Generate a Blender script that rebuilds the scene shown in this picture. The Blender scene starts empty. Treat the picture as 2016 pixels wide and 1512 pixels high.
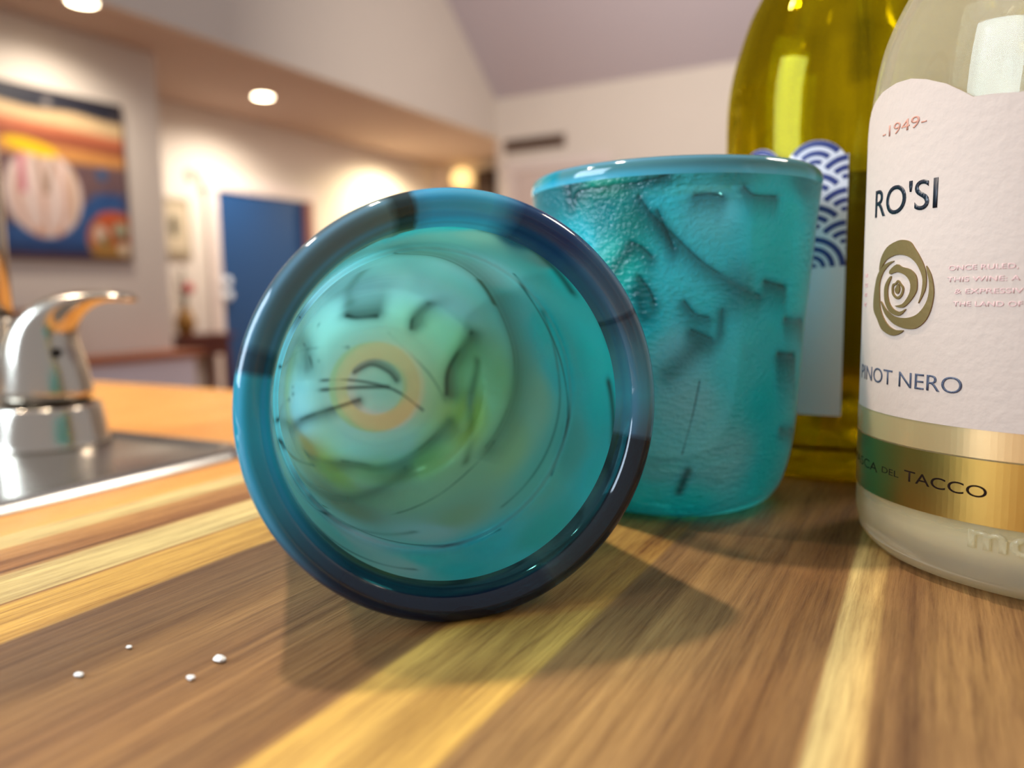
import bpy, bmesh, math, random
import numpy as np
from mathutils import Vector, Matrix
PI = math.pi
SC = bpy.context.scene
COL = SC.collection

def lin(c):
    return tuple(((v/255)/12.92 if v/255 <= .04045 else ((v/255+.055)/1.055)**2.4) for v in c[:3])

# ------------------------------------------------------------------ camera
cd = bpy.data.cameras.new('camera'); cam = bpy.data.objects.new('camera', cd); COL.objects.link(cam)
cd.sensor_width = 36; cd.lens = 27.09; cd.clip_start = .01; cd.clip_end = 100
M = Matrix(((.8773, -.0400, .4784), (.4798, .1068, -.8709), (-.0162, .9935, .1129))).normalized()
cam.matrix_world = Matrix.Translation((0, 0, .98)) @ M.to_4x4()
cd.dof.use_dof = True; cd.dof.focus_distance = .156; cd.dof.aperture_fstop = 9.0
SC.camera = cam
# ------------------------------------------------------------------ view + world
SC.view_settings.view_transform = 'Standard'; SC.view_settings.look = 'None'
SC.view_settings.gamma = 1; SC.view_settings.use_curve_mapping = False
SC.view_settings.exposure = .58
W = bpy.data.worlds.new('room_light'); SC.world = W; W.use_nodes = True
W.node_tree.nodes['Background'].inputs[0].default_value = (.88, .87, .93, 1)
W.node_tree.nodes['Background'].inputs[1].default_value = .34

def lamp(name, kind, loc, energy, color, size=.05, target=None, **k):
    l = bpy.data.lights.new(name, kind); l.energy = energy; l.color = color
    if kind == 'AREA':
        l.shape = 'RECTANGLE'; l.size = size; l.size_y = k.get('size_y', size)
    else:
        l.shadow_soft_size = size
    if kind == 'SPOT':
        l.spot_size = k.get('angle', 1.6); l.spot_blend = k.get('blend', .6)
    o = bpy.data.objects.new(name, l); COL.objects.link(o); o.location = loc
    if target is not None:
        o.rotation_euler = (Vector(target)-Vector(loc)).to_track_quat('-Z', 'Y').to_euler()
    return o
WARM = (1, .89, .76)
# two ceiling downlights over the worktop, one further in the room and one to the left
lamp('kitchen_downlight_and_fill', 'SPOT', (-.72, .32, 2.68), 72, WARM, .045, (-.08, .12, .92), angle=1.5)
lamp('kitchen_downlight_and_fill', 'SPOT', (-1.45, -.12, 2.68), 40, WARM, .07, (-.08, .12, .92), angle=1.5)
lamp('kitchen_downlight_and_fill', 'SPOT', (.9, 1.6, 2.68), 58, WARM, .22, (-.02, .25, .92), angle=1.5)  # added soft fill from behind right, brightens the upright tumbler
# daylight from a tall window behind the photographer
lamp('daylight_window', 'AREA', (-1.65, -1.15, 1.75), 52, (.64, .82, 1), 1.1, (-.1, .2, .95), size_y=1.2)
# hallway downlights
lamp('hall_downlight', 'SPOT', (-4.49, 2.985, 2.70), 46, WARM, .05, (-4.7, 2.98, 0), angle=2.7, blend=1)
lamp('hall_downlight', 'SPOT', (-5.23, 5.09, 2.70), 110, WARM, .05, (-5.5, 5.09, 0), angle=2.7, blend=1)
lamp('hall_downlight', 'SPOT', (-5.3, 7.6, 2.70), 230, (1, .84, .56), .05, (-5.5, 7.6, 0), angle=2.8, blend=1)
lamp('far_wall_fill', 'AREA', (-1.6, 4.2, 2.9), 48, (1, .90, .80), .8, (-1.9, 7.6, 2.4), size_y=.5)  # unseen fill panel aimed at the far wall

# ------------------------------------------------------------------ helpers
def mat(name, col=(200, 200, 200), rough=.5, metal=0, spec=.5, bump=None, coat=0, emit=None, noise=None):
    m = bpy.data.materials.new(name); m.use_nodes = True
    nt = m.node_tree; b = nt.nodes['Principled BSDF']
    b.inputs['Base Color'].default_value = (*lin(col), 1); b.inputs['Roughness'].default_value = rough
    b.inputs['Metallic'].default_value = metal; b.inputs['Specular IOR Level'].default_value = spec
    b.inputs['Coat Weight'].default_value = coat
    tc = nt.nodes.new('ShaderNodeTexCoord')
    if noise:   # (scale, amount): gentle mottling of the colour
        n = nt.nodes.new('ShaderNodeTexNoise'); n.inputs['Scale'].default_value = noise[0]
        nt.links.new(tc.outputs['Object'], n.inputs['Vector'])
        mx = nt.nodes.new('ShaderNodeMix'); mx.data_type = 'RGBA'; mx.blend_type = 'MULTIPLY'
        mx.inputs[6].default_value = (*lin(col), 1); mx.inputs[0].default_value = noise[1]
        nt.links.new(n.outputs['Fac'], mx.inputs[7]); nt.links.new(mx.outputs[2], b.inputs['Base Color'])
    if bump:    # (scale, strength, distance)
        n = nt.nodes.new('ShaderNodeTexNoise'); n.inputs['Scale'].default_value = bump[0]; n.inputs['Detail'].default_value = 4
        nt.links.new(tc.outputs['Object'], n.inputs['Vector'])
        bp = nt.nodes.new('ShaderNodeBump'); bp.inputs['Strength'].default_value = bump[1]; bp.inputs['Distance'].default_value = bump[2]
        nt.links.new(n.outputs['Fac'], bp.inputs['Height']); nt.links.new(bp.outputs['Normal'], b.inputs['Normal'])
    if emit:
        b.inputs['Emission Color'].default_value = (*lin(emit[0]), 1); b.inputs['Emission Strength'].default_value = emit[1]
    return m

def link(name, me, m=None, parent=None, smooth=False):
    o = bpy.data.objects.new(name, me); COL.objects.link(o)
    if m is not None and not me.materials: me.materials.append(m)
    if parent is not None: o.parent = parent
    if smooth:
        for p in me.polygons: p.use_smooth = True
    return o

def raw(name, vs, fs, m=None, parent=None, smooth=False):
    me = bpy.data.meshes.new(name); me.from_pydata([tuple(v) for v in vs], [], fs); me.update()
    return link(name, me, m, parent, smooth)

def from_bm(name, bm, m=None, parent=None, smooth=False):
    bmesh.ops.recalc_face_normals(bm, faces=bm.faces)
    me = bpy.data.meshes.new(name); bm.to_mesh(me); bm.free()
    return link(name, me, m, parent, smooth)

def bx(bm, a, b, bev=0, seg=2):
    r = bmesh.ops.create_cube(bm, size=1)
    for v in r['verts']:
        v.co = Vector([(a[i]+b[i])/2 + v.co[i]*(b[i]-a[i]) for i in range(3)])
    if bev:
        es = list({e for v in r['verts'] for e in v.link_edges})
        bmesh.ops.bevel(bm, geom=es, offset=bev, segments=seg, affect='EDGES', profile=.5)
    return bm

def box(name, a, b, m, parent=None, bev=0, seg=2):
    return from_bm(name, bx(bmesh.new(), a, b, bev, seg), m, parent)

def tag(o, label, cat, group=None, kind=None):
    o['label'] = label; o['category'] = cat
    if group: o['group'] = group
    if kind: o['kind'] = kind
    return o

def struct(o):
    o['kind'] = 'structure'; return o

def empty(name, loc=(0, 0, 0), label=None, cat=None, group=None):
    o = bpy.data.objects.new(name, None); COL.objects.link(o); o.location = loc; o.empty_display_size = .01
    if label: tag(o, label, cat, group)
    return o

def smooth_prof(P, n):
    """Catmull-Rom resampling of an (r, z) profile by arc length"""
    P = np.array(P, float); Q = np.vstack([2*P[0]-P[1], P, 2*P[-1]-P[-2]]); out = []
    for i in range(1, len(Q)-2):
        for t in np.linspace(0, 1, 12, endpoint=False):
            a, b, c, d = Q[i-1:i+3]
            out.append(.5*((2*b)+(-a+c)*t+(2*a-5*b+4*c-d)*t*t+(-a+3*b-3*c+d)*t**3))
    out.append(P[-1]); out = np.array(out); out[:, 0] = np.maximum(out[:, 0], 0)
    s = np.r_[0, np.cumsum(np.hypot(*np.diff(out, axis=0).T))]
    t = np.linspace(0, s[-1], n)
    return np.c_[np.interp(t, s, out[:, 0]), np.interp(t, s, out[:, 1])]

def lathe_data(prof, seg):
    prof = np.array(prof, float); n = len(prof)
    a = np.linspace(0, 2*PI, seg, endpoint=False)
    V = np.zeros((n, seg, 3)); V[..., 0] = prof[:, 0:1]*np.cos(a); V[..., 1] = prof[:, 0:1]*np.sin(a); V[..., 2] = prof[:, 1:2]
    F = []
    for i in range(n-1):
        for j in range(seg):
            k = (j+1) % seg
            F.append((i*seg+j, i*seg+k, (i+1)*seg+k, (i+1)*seg+j))
    return V.reshape(-1, 3), F

def lathe(name, prof, seg, m, parent=None, smooth=True, merge=True):
    V, F = lathe_data(prof, seg)
    o = raw(name, V, F, m, parent, smooth)
    if merge:
        bm = bmesh.new(); bm.from_mesh(o.data); bmesh.ops.remove_doubles(bm, verts=bm.verts, dist=1e-6)
        bmesh.ops.recalc_face_normals(bm, faces=bm.faces)
        bm.to_mesh(o.data); bm.free()
        for p in o.data.polygons: p.use_smooth = smooth
    return o

def tube(bm, pts, rad, seg=12):
    pts = [Vector(p) for p in pts]; rad = rad if hasattr(rad, '__len__') else [rad]*len(pts)
    rings = []; up = None
    for i, p in enumerate(pts):
        t = (pts[min(i+1, len(pts)-1)]-pts[max(i-1, 0)]).normalized()
        if up is None: up = t.orthogonal().normalized()
        up = (up-t*up.dot(t)).normalized(); s = t.cross(up)
        rings.append([bm.verts.new(p+(up*math.cos(a)+s*math.sin(a))*rad[i]) for a in [2*PI*k/seg for k in range(seg)]])
    for a, b in zip(rings, rings[1:]):
        for k in range(seg): bm.faces.new((a[k], a[(k+1) % seg], b[(k+1) % seg], b[k]))
    bm.faces.new(rings[0][::-1]); bm.faces.new(rings[-1])
    return bm

def s2l(c):
    c = np.asarray(c, float)/255; return np.where(c <= .04045, c/12.92, ((np.maximum(c, 0)+.055)/1.055)**2.4)

def vcol(o, cols, linear=False):
    """per-vertex colours (sRGB 0-255 unless linear) as the attribute 'Tint'"""
    at = o.data.color_attributes.new('Tint', 'FLOAT_COLOR', 'POINT')
    c = np.asarray(cols, float) if linear else s2l(cols)
    at.data.foreach_set('color', np.c_[c, np.ones(len(c))].astype(np.float32).ravel())
# ------------------------------------------------------------------ worktop, board, sink
def wood_mat(name, stops, dark, xs=1.0, scale=(420, 9, 60), rough=.42, wob=.0016, amt=.55):
    """lengthwise grain along y; STOPS: (x in metres, sRGB) for staves glued side by side"""
    m = bpy.data.materials.new(name); m.use_nodes = True; nt = m.node_tree; N = nt.nodes; L = nt.links; b = N['Principled BSDF']
    tc = N.new('ShaderNodeTexCoord'); sp = N.new('ShaderNodeSeparateXYZ'); L.new(tc.outputs['Object'], sp.inputs[0])
    def noise(sc, det, rg=.55):
        mp = N.new('ShaderNodeMapping'); mp.inputs['Scale'].default_value = sc; L.new(tc.outputs['Object'], mp.inputs[0])
        n = N.new('ShaderNodeTexNoise'); n.inputs['Scale'].default_value = 1; n.inputs['Detail'].default_value = det; n.inputs['Roughness'].default_value = rg
        L.new(mp.outputs[0], n.inputs['Vector']); return n.outputs['Fac']
    def math_(op, a, bb, c=None):
        n = N.new('ShaderNodeMath'); n.operation = op
        for i, v in enumerate((a, bb, c)):
            if v is None: continue
            if isinstance(v, (int, float)): n.inputs[i].default_value = v
            else: L.new(v, n.inputs[i])
        return n.outputs[0]
    x0, x1 = stops[0][0], stops[-1][0]
    w = math_('MULTIPLY_ADD', noise((40, 9, 1), 2), wob*2, -wob)
    x = math_('ADD', sp.outputs[0], w)
    f = math_('DIVIDE', math_('SUBTRACT', x, x0), x1-x0)
    cr = N.new('ShaderNodeValToRGB'); e = cr.color_ramp.elements
    L.new(f, cr.inputs[0])
    for p, c in stops[1:-1]: e.new((p-x0)/(x1-x0))
    for el, (p, c) in zip(e, stops): el.position = (p-x0)/(x1-x0); el.color = (*lin(c), 1)
    def streaks(src, lo, hi):
        r = N.new('ShaderNodeMapRange'); r.inputs[1].default_value = lo; r.inputs[2].default_value = hi; L.new(src, r.inputs[0]); return r.outputs[0]
    s1 = streaks(noise(scale, 5, .65), .40, .68); s2 = streaks(noise((95, 5, 20), 3), .46, .72); s3 = streaks(noise((1300, 75, 60), 4, .7), .42, .72)
    bl = streaks(noise((26, 22, 10), 3), .45, .7)
    fac = math_('MULTIPLY', math_('MAXIMUM', math_('MULTIPLY', s1, .75), s2), amt)
    fac = math_('ADD', fac, math_('MULTIPLY', s3, .30)); fac = math_('ADD', fac, math_('MULTIPLY', bl, .10))
    mx = N.new('ShaderNodeMix'); mx.data_type = 'RGBA'; mx.blend_type = 'MULTIPLY'; mx.clamp_factor = True
    L.new(fac, mx.inputs[0]); L.new(cr.outputs[0], mx.inputs[6]); mx.inputs[7].default_value = (*lin(dark), 1)
    L.new(mx.outputs[2], b.inputs['Base Color'])
    rr = math_('MULTIPLY_ADD', s3, .18, rough); L.new(rr, b.inputs['Roughness']); b.inputs['Specular IOR Level'].default_value = .35
    bp = N.new('ShaderNodeBump'); bp.inputs['Strength'].default_value = .25; bp.inputs['Distance'].default_value = .0003
    L.new(math_('ADD', s1, s3), bp.inputs['Height']); L.new(bp.outputs['Normal'], b.inputs['Normal'])
    return m

HI = (255, 236, 172); GO = (250, 205, 112); BR = (178, 138, 92); DB = (140, 102, 68); TN = (206, 166, 110)
stv = [(-.214, HI), (-.2005, HI), (-.1995, (215, 165, 105)), (-.1835, (205, 150, 95)), (-.1822, (120, 75, 45)), (-.1808, (230, 180, 115)), (-.1795, HI), (-.1640, HI), (-.1632, (170, 115, 65)), (-.1618, GO), (-.1450, (245, 198, 108)),
       (-.1436, (130, 98, 70)), (-.128, (140, 108, 76)), (-.116, (178, 138, 92)), (-.106, (150, 112, 74)), (-.095, (188, 146, 96)), (-.085, BR), (-.0775, (168, 126, 82)), (-.0762, GO), (-.066, (255, 212, 118)), (-.0545, GO),
       (-.0535, BR), (-.040, TN), (-.030, BR), (-.0215, (165, 122, 78)), (-.0135, BR), (-.0126, HI), (-.0068, (255, 220, 148)), (-.0058, BR), (-.001, DB), (.004, (176, 138, 92)), (.018, (168, 130, 86))]
stv = [(p, tuple(int(v*k) for v, k in zip(c, (.87, .82, .73)))) for p, c in stv]
BOARD = wood_mat('acacia_board', stv[:32], (112, 70, 40), amt=.72)
bm = bx(bmesh.new(), (-.2125, -.26, .9002), (.30, .40, .92), .0012)
brd = tag(from_bm('chopping_board', bm, BOARD), 'striped acacia wooden board of light and brown staves under the tumblers and bottles', 'board')

CW = wood_mat('honey_maple_worktop', [(-2.5, (222, 160, 78)), (-1, (226, 166, 84)), (-.6, (218, 156, 76)), (-.3, (224, 162, 82)), (1.5, (222, 160, 78))], (205, 140, 70), scale=(60, 3, 20), amt=.5, rough=.32)
# worktop with the sink cut-out: four slabs of one mesh
HX0, HX1, HY0, HY1 = -1.05, -.330, -.28, .262
bm = bmesh.new()
for a, b in (((-1.9, -.42, .86), (HX0, .485, .90)), ((HX1, -.42, .86), (.9, .485, .90)), ((HX0, HY1, .86), (HX1, .485, .90)), ((HX0, -.42, .86), (HX1, HY0, .90))):
    bx(bm, a, b)
tag(from_bm('worktop', bm, CW), 'honey coloured wooden worktop around the sink and under the striped board', 'worktop')
box('base_cabinet', (HX1+.02, -.38, .10), (.86, .45, .86), mat('white_cabinet_paint', (215, 210, 205), .5), bev=.003)
tag(bpy.data.objects['base_cabinet'], 'white base cabinet under the wooden worktop', 'cabinet')

STEEL = mat('brushed_sink_steel', (176, 172, 166), .26, metal=1, bump=(260, .04, .0004))
NICK = mat('brushed_nickel', (196, 184, 168), .2, metal=1)
def rrect(x0, x1, y0, y1, r, n=8):
    P = []
    for cx, cy, a0 in ((x1-r, y1-r, 0), (x0+r, y1-r, 90), (x0+r, y0+r, 180), (x1-r, y0+r, 270)):
        for k in range(n+1):
            a = math.radians(a0+90*k/n); P.append((cx+r*math.cos(a), cy+r*math.sin(a)))
    return P
S = empty('sink', (-.68, 0, .90), 'stainless steel drop-in sink with a raised rim, left of the board', 'sink')
loops = []
def lp_(x0, x1, y0, y1, r, z): loops.append([(x+.68, y, z-.90) for x, y in rrect(x0, x1, y0, y1, r)])
X0, X1, Y0, Y1 = -1.072, -.309, -.305, .286
for d, z in ((0, .9003), (.0012, .9030), (.0035, .9048), (.0065, .9048), (.0095, .9026), (.013, .9018)): lp_(X0+d, X1-d, Y0+d, Y1-d, .018, z)
bx0, bx1, by0, by1 = -1.02, -.372, -.26, .192
for d, z, r in ((0, .9018, .05), (.003, .9010, .048), (.006, .8975, .046), (.010, .87, .045), (.016, .75, .045), (.04, .725, .05), (.2, .72, .03)): lp_(bx0+d, bx1-d, by0+d, by1-d, r, z)
V = [v for l in loops for v in l]; n = len(loops[0]); F = []
for i in range(len(loops)-1):
    for j in range(n): F.append((i*n+j, i*n+(j+1) % n, (i+1)*n+(j+1) % n, (i+1)*n+j))
ndeck = 6*n
F.append(tuple((len(loops)-1)*n+j for j in range(n)))
raw('deck', V, F[:ndeck], STEEL, S, True)
raw('basin', V, F[ndeck:], STEEL, S, True)

FA = empty('faucet', (-.455, .250, .9019), 'brushed nickel kitchen faucet with curved lever handle on the sink deck', 'faucet')
# handle assembly at local (.022, 0); spout at (-.032, -.001)
RX = Vector((.877, .480, 0)).normalized()
hb = lathe('handle_base', smooth_prof([(.0302, 0), (.0308, .0010), (.0300, .0030), (.0292, .0070), (.0278, .0150), (.0268, .0200), (.0258, .0222), (.0230, .0230)], 40), 64, NICK, FA)
hb.location = (.0215, .0, 0)
bm = bmesh.new(); rings = []
path = [(0, .0225, .0212, .0212, 0), (.0002, .030, .0208, .0206, 2), (.0004, .038, .0200, .0196, 5), (.0005, .046, .0192, .0182, 9), (.0008, .054, .0180, .0160, 16), (.0030, .0615, .0160, .0132, 28), (.0085, .0675, .0135, .0098, 44),
        (.0155, .0715, .0120, .0066, 60), (.0235, .0742, .0108, .0040, 74), (.0320, .0752, .0100, .0028, 84), (.0400, .0750, .0092, .0024, 92), (.0455, .0740, .0075, .0021, 97), (.0480, .0735, .0040, .0014, 99)]
side = Vector((-RX.y, RX.x, 0))
for x, z, wr, hr, tilt in path:
    c = RX*x+Vector((0, 0, z)); t = math.radians(tilt); up = (-RX*math.cos(t)+Vector((0, 0, 1))*math.sin(t)) if True else None
    rings.append([bm.verts.new(c+side*wr*math.cos(a)+up*hr*math.sin(a)) for a in [2*PI*k/40 for k in range(40)]])
for a, b in zip(rings, rings[1:]):
    for k in range(40): bm.faces.new((a[k], a[(k+1) % 40], b[(k+1) % 40], b[k]))
bm.faces.new(rings[-1]); bm.faces.new(rings[0][::-1])
h = from_bm('lever_handle', bm, NICK, FA, True); h.location = (.0215, 0, 0)
for v in h.data.vertices: v.co.z = .0225+(v.co.z-.0225)*1.13; v.co.x *= 1.1; v.co.y *= 1.1
md = h.modifiers.new('s', 'SUBSURF'); md.levels = 1; md.render_levels = 2
bm = bmesh.new(); d = Vector((.87, -.49, 0))*.93+RX*.37; d.normalize(); tube(bm, [d*.0150+Vector((0, 0, .052)), d*.0213+Vector((0, 0, .052))], .0026, 20)
hs = from_bm('set_screw_hole', bm, mat('dark_hole', (18, 12, 8), .8), h)
sb = lathe('spout_base', smooth_prof([(.0186, 0), (.0188, .0020), (.0186, .0080), (.0184, .0180), (.0184, .0230), (.0182, .0260), (.0172, .0420), (.0148, .0580), (.0132, .0660), (.0128, .0700), (.0105, .0712)], 50), 56, NICK, FA)
sb.location = (-.0240, -.0010, 0)
bm = bmesh.new(); P = [(0, 0, .069), (0, 0, .12), (0, 0, .20), (0, 0, .27)]
P += [(0, -.085+.085*math.cos(a), .27+.085*math.sin(a)) for a in np.linspace(.2, PI, 12)]+[(0, -.17, .24)]
tube(bm, [Vector(p)+Vector((-.0240, -.0010, 0)) for p in P], .0098, 28)
from_bm('spout', bm, NICK, FA, True)

# ------------------------------------------------------------------ room shell
WALL = mat('cream_wall_paint', (224, 213, 200), .85, noise=(3, .04)); CEIL = mat('ceiling_paint', (198, 178, 164), .9); TRIM = mat('white_trim_paint', (226, 212, 204), .55)
CEIL2 = mat('vaulted_ceiling_paint', (190, 180, 186), .9)
struct(box('floor', (-8, -2, -.1), (4, 10, 0), mat('oak_floor', (150, 105, 65), .4, noise=(5, .3))))
struct(box('wall_left', (-5.1, -2, 0), (-5.0, 3.845, 2.75), WALL))
struct(box('wall_hall', (-6.1, 3.6, 0), (-6.0, 9.1, 2.75), WALL))
struct(box('wall_hall_end', (-6.0, 9.0, 0), (-4.30, 9.1, 2.75), WALL))
struct(box('wall_far', (-4.35, 7.655, 0), (4, 7.76, 3.16), WALL))
struct(box('wall_bulkhead', (-4.40, -2, 2.73), (-4.35, 7.66, 6.2), WALL))
struct(box('ceiling', (-6.1, -2, 2.75), (-4.38, 9.1, 2.82), CEIL))
# vaulted ceiling rising from the far wall towards the viewer
a = Vector((-4.5, 7.76, 3.08)); sl = .80
V = [(-4.5, 7.76, 3.06), (4, 7.76, 3.06), (4, 3.9, 3.06+3.86*sl), (-4.5, 3.9, 3.06+3.86*sl)]; V += [(x, y, z+.06) for x, y, z in V]
struct(raw('ceiling_vault', V, [(0, 3, 2, 1), (4, 5, 6, 7), (0, 1, 5, 4), (1, 2, 6, 5), (2, 3, 7, 6), (3, 0, 4, 7)], CEIL2))
struct(box('trim_1', (-6.0, 8.86, 0), (-5.92, 9.0, 2.75), TRIM))
DKW = mat('added_dark_wood', (58, 42, 26), .6, noise=(7, .4))
struct(box('added_post', (-1.30, 7.45, 0), (-1.02, 7.66, 3.2), DKW)); struct(box('added_beam', (-.74, 7.45, 2.81), (-.42, 7.66, 3.28), DKW))  # added dark post and beam, to give streaks through the bottles

# blue door with white casing
D1 = empty('door_1', (-6.0, 5.75, 0)); D1['kind'] = 'structure'
dm = mat('blue_door_paint', (16, 68, 120), .5)
def pbox(name, a, b, m, parent, bev=0):
    l = parent.location
    return box(name, [a[i]-l[i] for i in range(3)], [b[i]-l[i] for i in range(3)], m, parent, bev)
pbox('door_leaf', (-5.995, 5.165, .01), (-5.965, 6.30, 2.015), dm, D1, .002)
bm = bmesh.new()
for a, b in (((-6, 5.04, 0), (-5.95, 5.16, 2.02)), ((-6, 6.37, 0), (-5.95, 6.49, 2.02)), ((-6, 5.0, 2.02), (-5.945, 6.52, 2.17))):
    bx(bm, [a[i]-D1.location[i] for i in range(3)], [b[i]-D1.location[i] for i in range(3)], .004)
from_bm('door_casing', bm, TRIM, D1)
pbox('door_jamb', (-5.998, 6.30, 0), (-5.90, 6.37, 2.02), mat('red_brown_jamb', (150, 98, 82), .5), D1)
knobm = mat('knob_reflection_white', (235, 245, 255), .45)  # pale colour stands in for the window's reflection on the metal
for nm, z, r in (('deadbolt', 1.165, .044), ('door_knob', 1.035, .048)):
    k = lathe(nm, smooth_prof([(0, .062), (r*.7, .058), (r, .040), (r*.8, .018), (r*.45, .010), (r*.5, 0)], 24), 28, knobm, D1)
    k.rotation_euler = (0, PI/2, 0); k.location = (.035, -.555, z)

# far wall: return air grille and white door
Vn = empty('air_vent', (-3.88, 7.655, 2.62), 'brown slatted air vent high on the far wall', 'vent')
dk = mat('brown_vent', (98, 76, 62), .6); pbox('vent_frame', (-4.25, 7.645, 2.55), (-3.51, 7.655, 2.69), mat('vent_frame_paint', (135, 112, 96), .6), Vn)
bm = bmesh.new()
for i in range(6): bx(bm, (-.34, -.028, -.058+i*.0205), (.34, -.008, -.046+i*.0205))
from_bm('slats', bm, dk, Vn)
D2 = empty('door_2', (-3.7, 7.655, 0)); D2['kind'] = 'structure'
pbox('door_leaf', (-4.12, 7.642, .01), (-3.1, 7.655, 2.32), mat('pale_door_paint', (215, 196, 186), .6), D2)
bm = bmesh.new()
for a, b in (((-4.22, 7.625, 0), (-4.12, 7.655, 2.33)), ((-3.1, 7.625, 0), (-3.0, 7.655, 2.33)), ((-4.24, 7.62, 2.33), (-2.98, 7.655, 2.44))):
    bx(bm, [a[i]-D2.location[i] for i in range(3)], [b[i]-D2.location[i] for i in range(3)], .004)
from_bm('door_casing', bm, TRIM, D2)

# ceiling lights
def downlight(x, y, lab):
    t = empty('ceiling_downlight', (x, y, 2.75), lab, 'ceiling light', 'recessed hallway downlights')
    lathe('trim_ring', [(.078, -.002), (.105, -.006), (.112, -.001), (.112, 0)], 40, TRIM, t)
    lathe('lens', [(0, -.004), (.070, -.004), (.080, -.001)], 40, mat('lit_lens', (255, 240, 205), .5, emit=((255, 236, 200), 14)), t)
downlight(-4.489, 2.985, 'lit recessed ceiling light over the painting, at the top left')
downlight(-5.232, 5.089, 'lit recessed ceiling light in front of the blue door')

# painting on the left wall
PT = empty('painting', (-5.0, 3.0, 1.78), 'colourful abstract painting with a pale striped shell shape on blue', 'painting')
y0, y1, z0, z1 = 2.62, 3.53, 1.262, 2.325
pbox('canvas_frame', (-5.0, y0, z0), (-4.965, y1, z1), mat('dark_canvas_edge', (58, 38, 30), .7), PT, .002)
nu, nv = 120, 110; ys = np.linspace(y0+.012, y1-.012, nu)-3.0; zs = np.linspace(z1-.012, z0+.012, nv)-1.78
V = [(.0362, y, z) for z in zs for y in ys]; F = [(i*nu+j, (i+1)*nu+j, (i+1)*nu+j+1, i*nu+j+1) for i in range(nv-1) for j in range(nu-1)]
pic = raw('painted_canvas', V, F, None, PT)
rng = np.random.default_rng(3)
U = (np.array([v[1] for v in V])+3.0-2.775)/(y1-2.775); T = (z1-(np.array([v[2] for v in V])+1.78))/(z1-z0)
def blend(c, k, col): k = np.clip(k, 0, 1)[:, None]; return c*(1-k)+np.array(col, float)*k
wav = lambda s, a, p: np.sin(U*s+p)*a
nz = sum(np.sin(U*f1+T*f2+p)*a for f1, f2, p, a in ((23, 11, 1, .5), (9, 31, 2, .4), (41, 17, 3, .3)))
c = np.tile(np.array((112, 84, 84), float), (len(V), 1)); c = blend(c, .25*nz, (70, 60, 90))
edge = lambda t: np.clip((t-T)/.02+.5, 0, 1)
c = blend(c, edge(.40+wav(3, .01, 0)), (205, 140, 72)); c = blend(c, edge(.315+.02*U), (150, 78, 50)); c = blend(c, edge(.245+.02*U+wav(7, .008, 1)), (196, 110, 72))
c = blend(c, edge(.20+.02*U), (206, 176, 130)); c = blend(c, edge(.115+wav(9, .008, 0)), (24, 26, 40))
c = blend(c, 1-(((U-.31)/.05)**2+((T-.075)/.03)**2), (150, 140, 130)); c = blend(c, .7*(1-(((U-.92)/.05)**2+((T-.09)/.03)**2)), (110, 90, 80))
sea = np.clip((T-(.80-.22*np.clip((U-.35)/.35, 0, 1)-.02))/.03, 0, 1)*(U < 1)
c = blend(c, sea, (42, 84, 140)); c = blend(c, np.clip((T-.88)/.06, 0, 1), (24, 48, 92)); c = blend(c, .5*nz*(sea > .5), (30, 65, 120))
c = blend(c, 3*(1-(((U-.755)/.055)**2+((T-.46)/.045)**2)), (44, 88, 130))
sh = ((U-.23)/.335)**2+((T-.615)/.265)**2; k = np.clip((1-sh)*8, 0, 1); c = blend(c, k, (232, 208, 196))
ang = (U-.22)/(.20+np.sin(PI*np.clip((T-.35)/.55, 0, 1))*.35)
c = blend(c, k*np.clip(np.cos(ang*17)-.55, 0, 1)*1.6, (206, 150, 120)); c = blend(c, k*np.clip(1-np.abs(U-.48+.0*(T))/.03, 0, 1)*.8, (196, 150, 96)); c = blend(c, k*np.clip(1-np.abs(U-.06)/.04, 0, 1)*(T < .62), (200, 90, 120))
c = blend(c, k*np.clip(1-np.abs(np.abs(U-.25)-(.62-T)*.32)/.03, 0, 1)*(T < .62)*(T > .40)*.9, (140, 112, 88)); c = blend(c, k*np.clip((T-.79)/.05, 0, 1)*np.clip(np.cos(U*38), 0, 1)*.7, (200, 120, 70))
c = blend(c, 4*(1-(((U-.15)/.24)**2+((T-.335-.10*U)/.045)**2)), (248, 198, 8))
fl = ((U-.86)/.30)**2+((T-.86)/.19)**2; kf = np.clip((1-fl)*5, 0, 1); c = blend(c, kf, (188, 96, 46)); c = blend(c, kf*np.clip((T-.86)/.08, 0, 1), (170, 130, 55))
for u, t, ru, rt, col in ((.70, .83, .07, .06, (222, 190, 165)), (.74, .87, .04, .035, (110, 130, 80)), (.90, .80, .08, .05, (170, 172, 140)), (.90, .85, .045, .03, (80, 70, 45)), (.92, .92, .06, .045, (222, 200, 170)), (.80, .72, .12, .03, (205, 85, 45)), (.97, .62, .05, .03, (60, 50, 90))):
    c = blend(c, 3*(1-(((U-u)/ru)**2+((T-t)/rt)**2)), col)
c = blend(c, np.clip((T-.965)/.01, 0, 1), (98, 48, 40)); c += rng.normal(0, 7, (len(V), 1)); c = np.clip(c, 0, 255); vcol(pic, c)
pm = mat('oil_paint', rough=.55); n_ = pm.node_tree.nodes.new('ShaderNodeAttribute'); n_.attribute_name = 'Tint'; pm.node_tree.links.new(n_.outputs['Color'], pm.node_tree.nodes['Principled BSDF'].inputs['Base Color']); pic.data.materials.append(pm)

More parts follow.
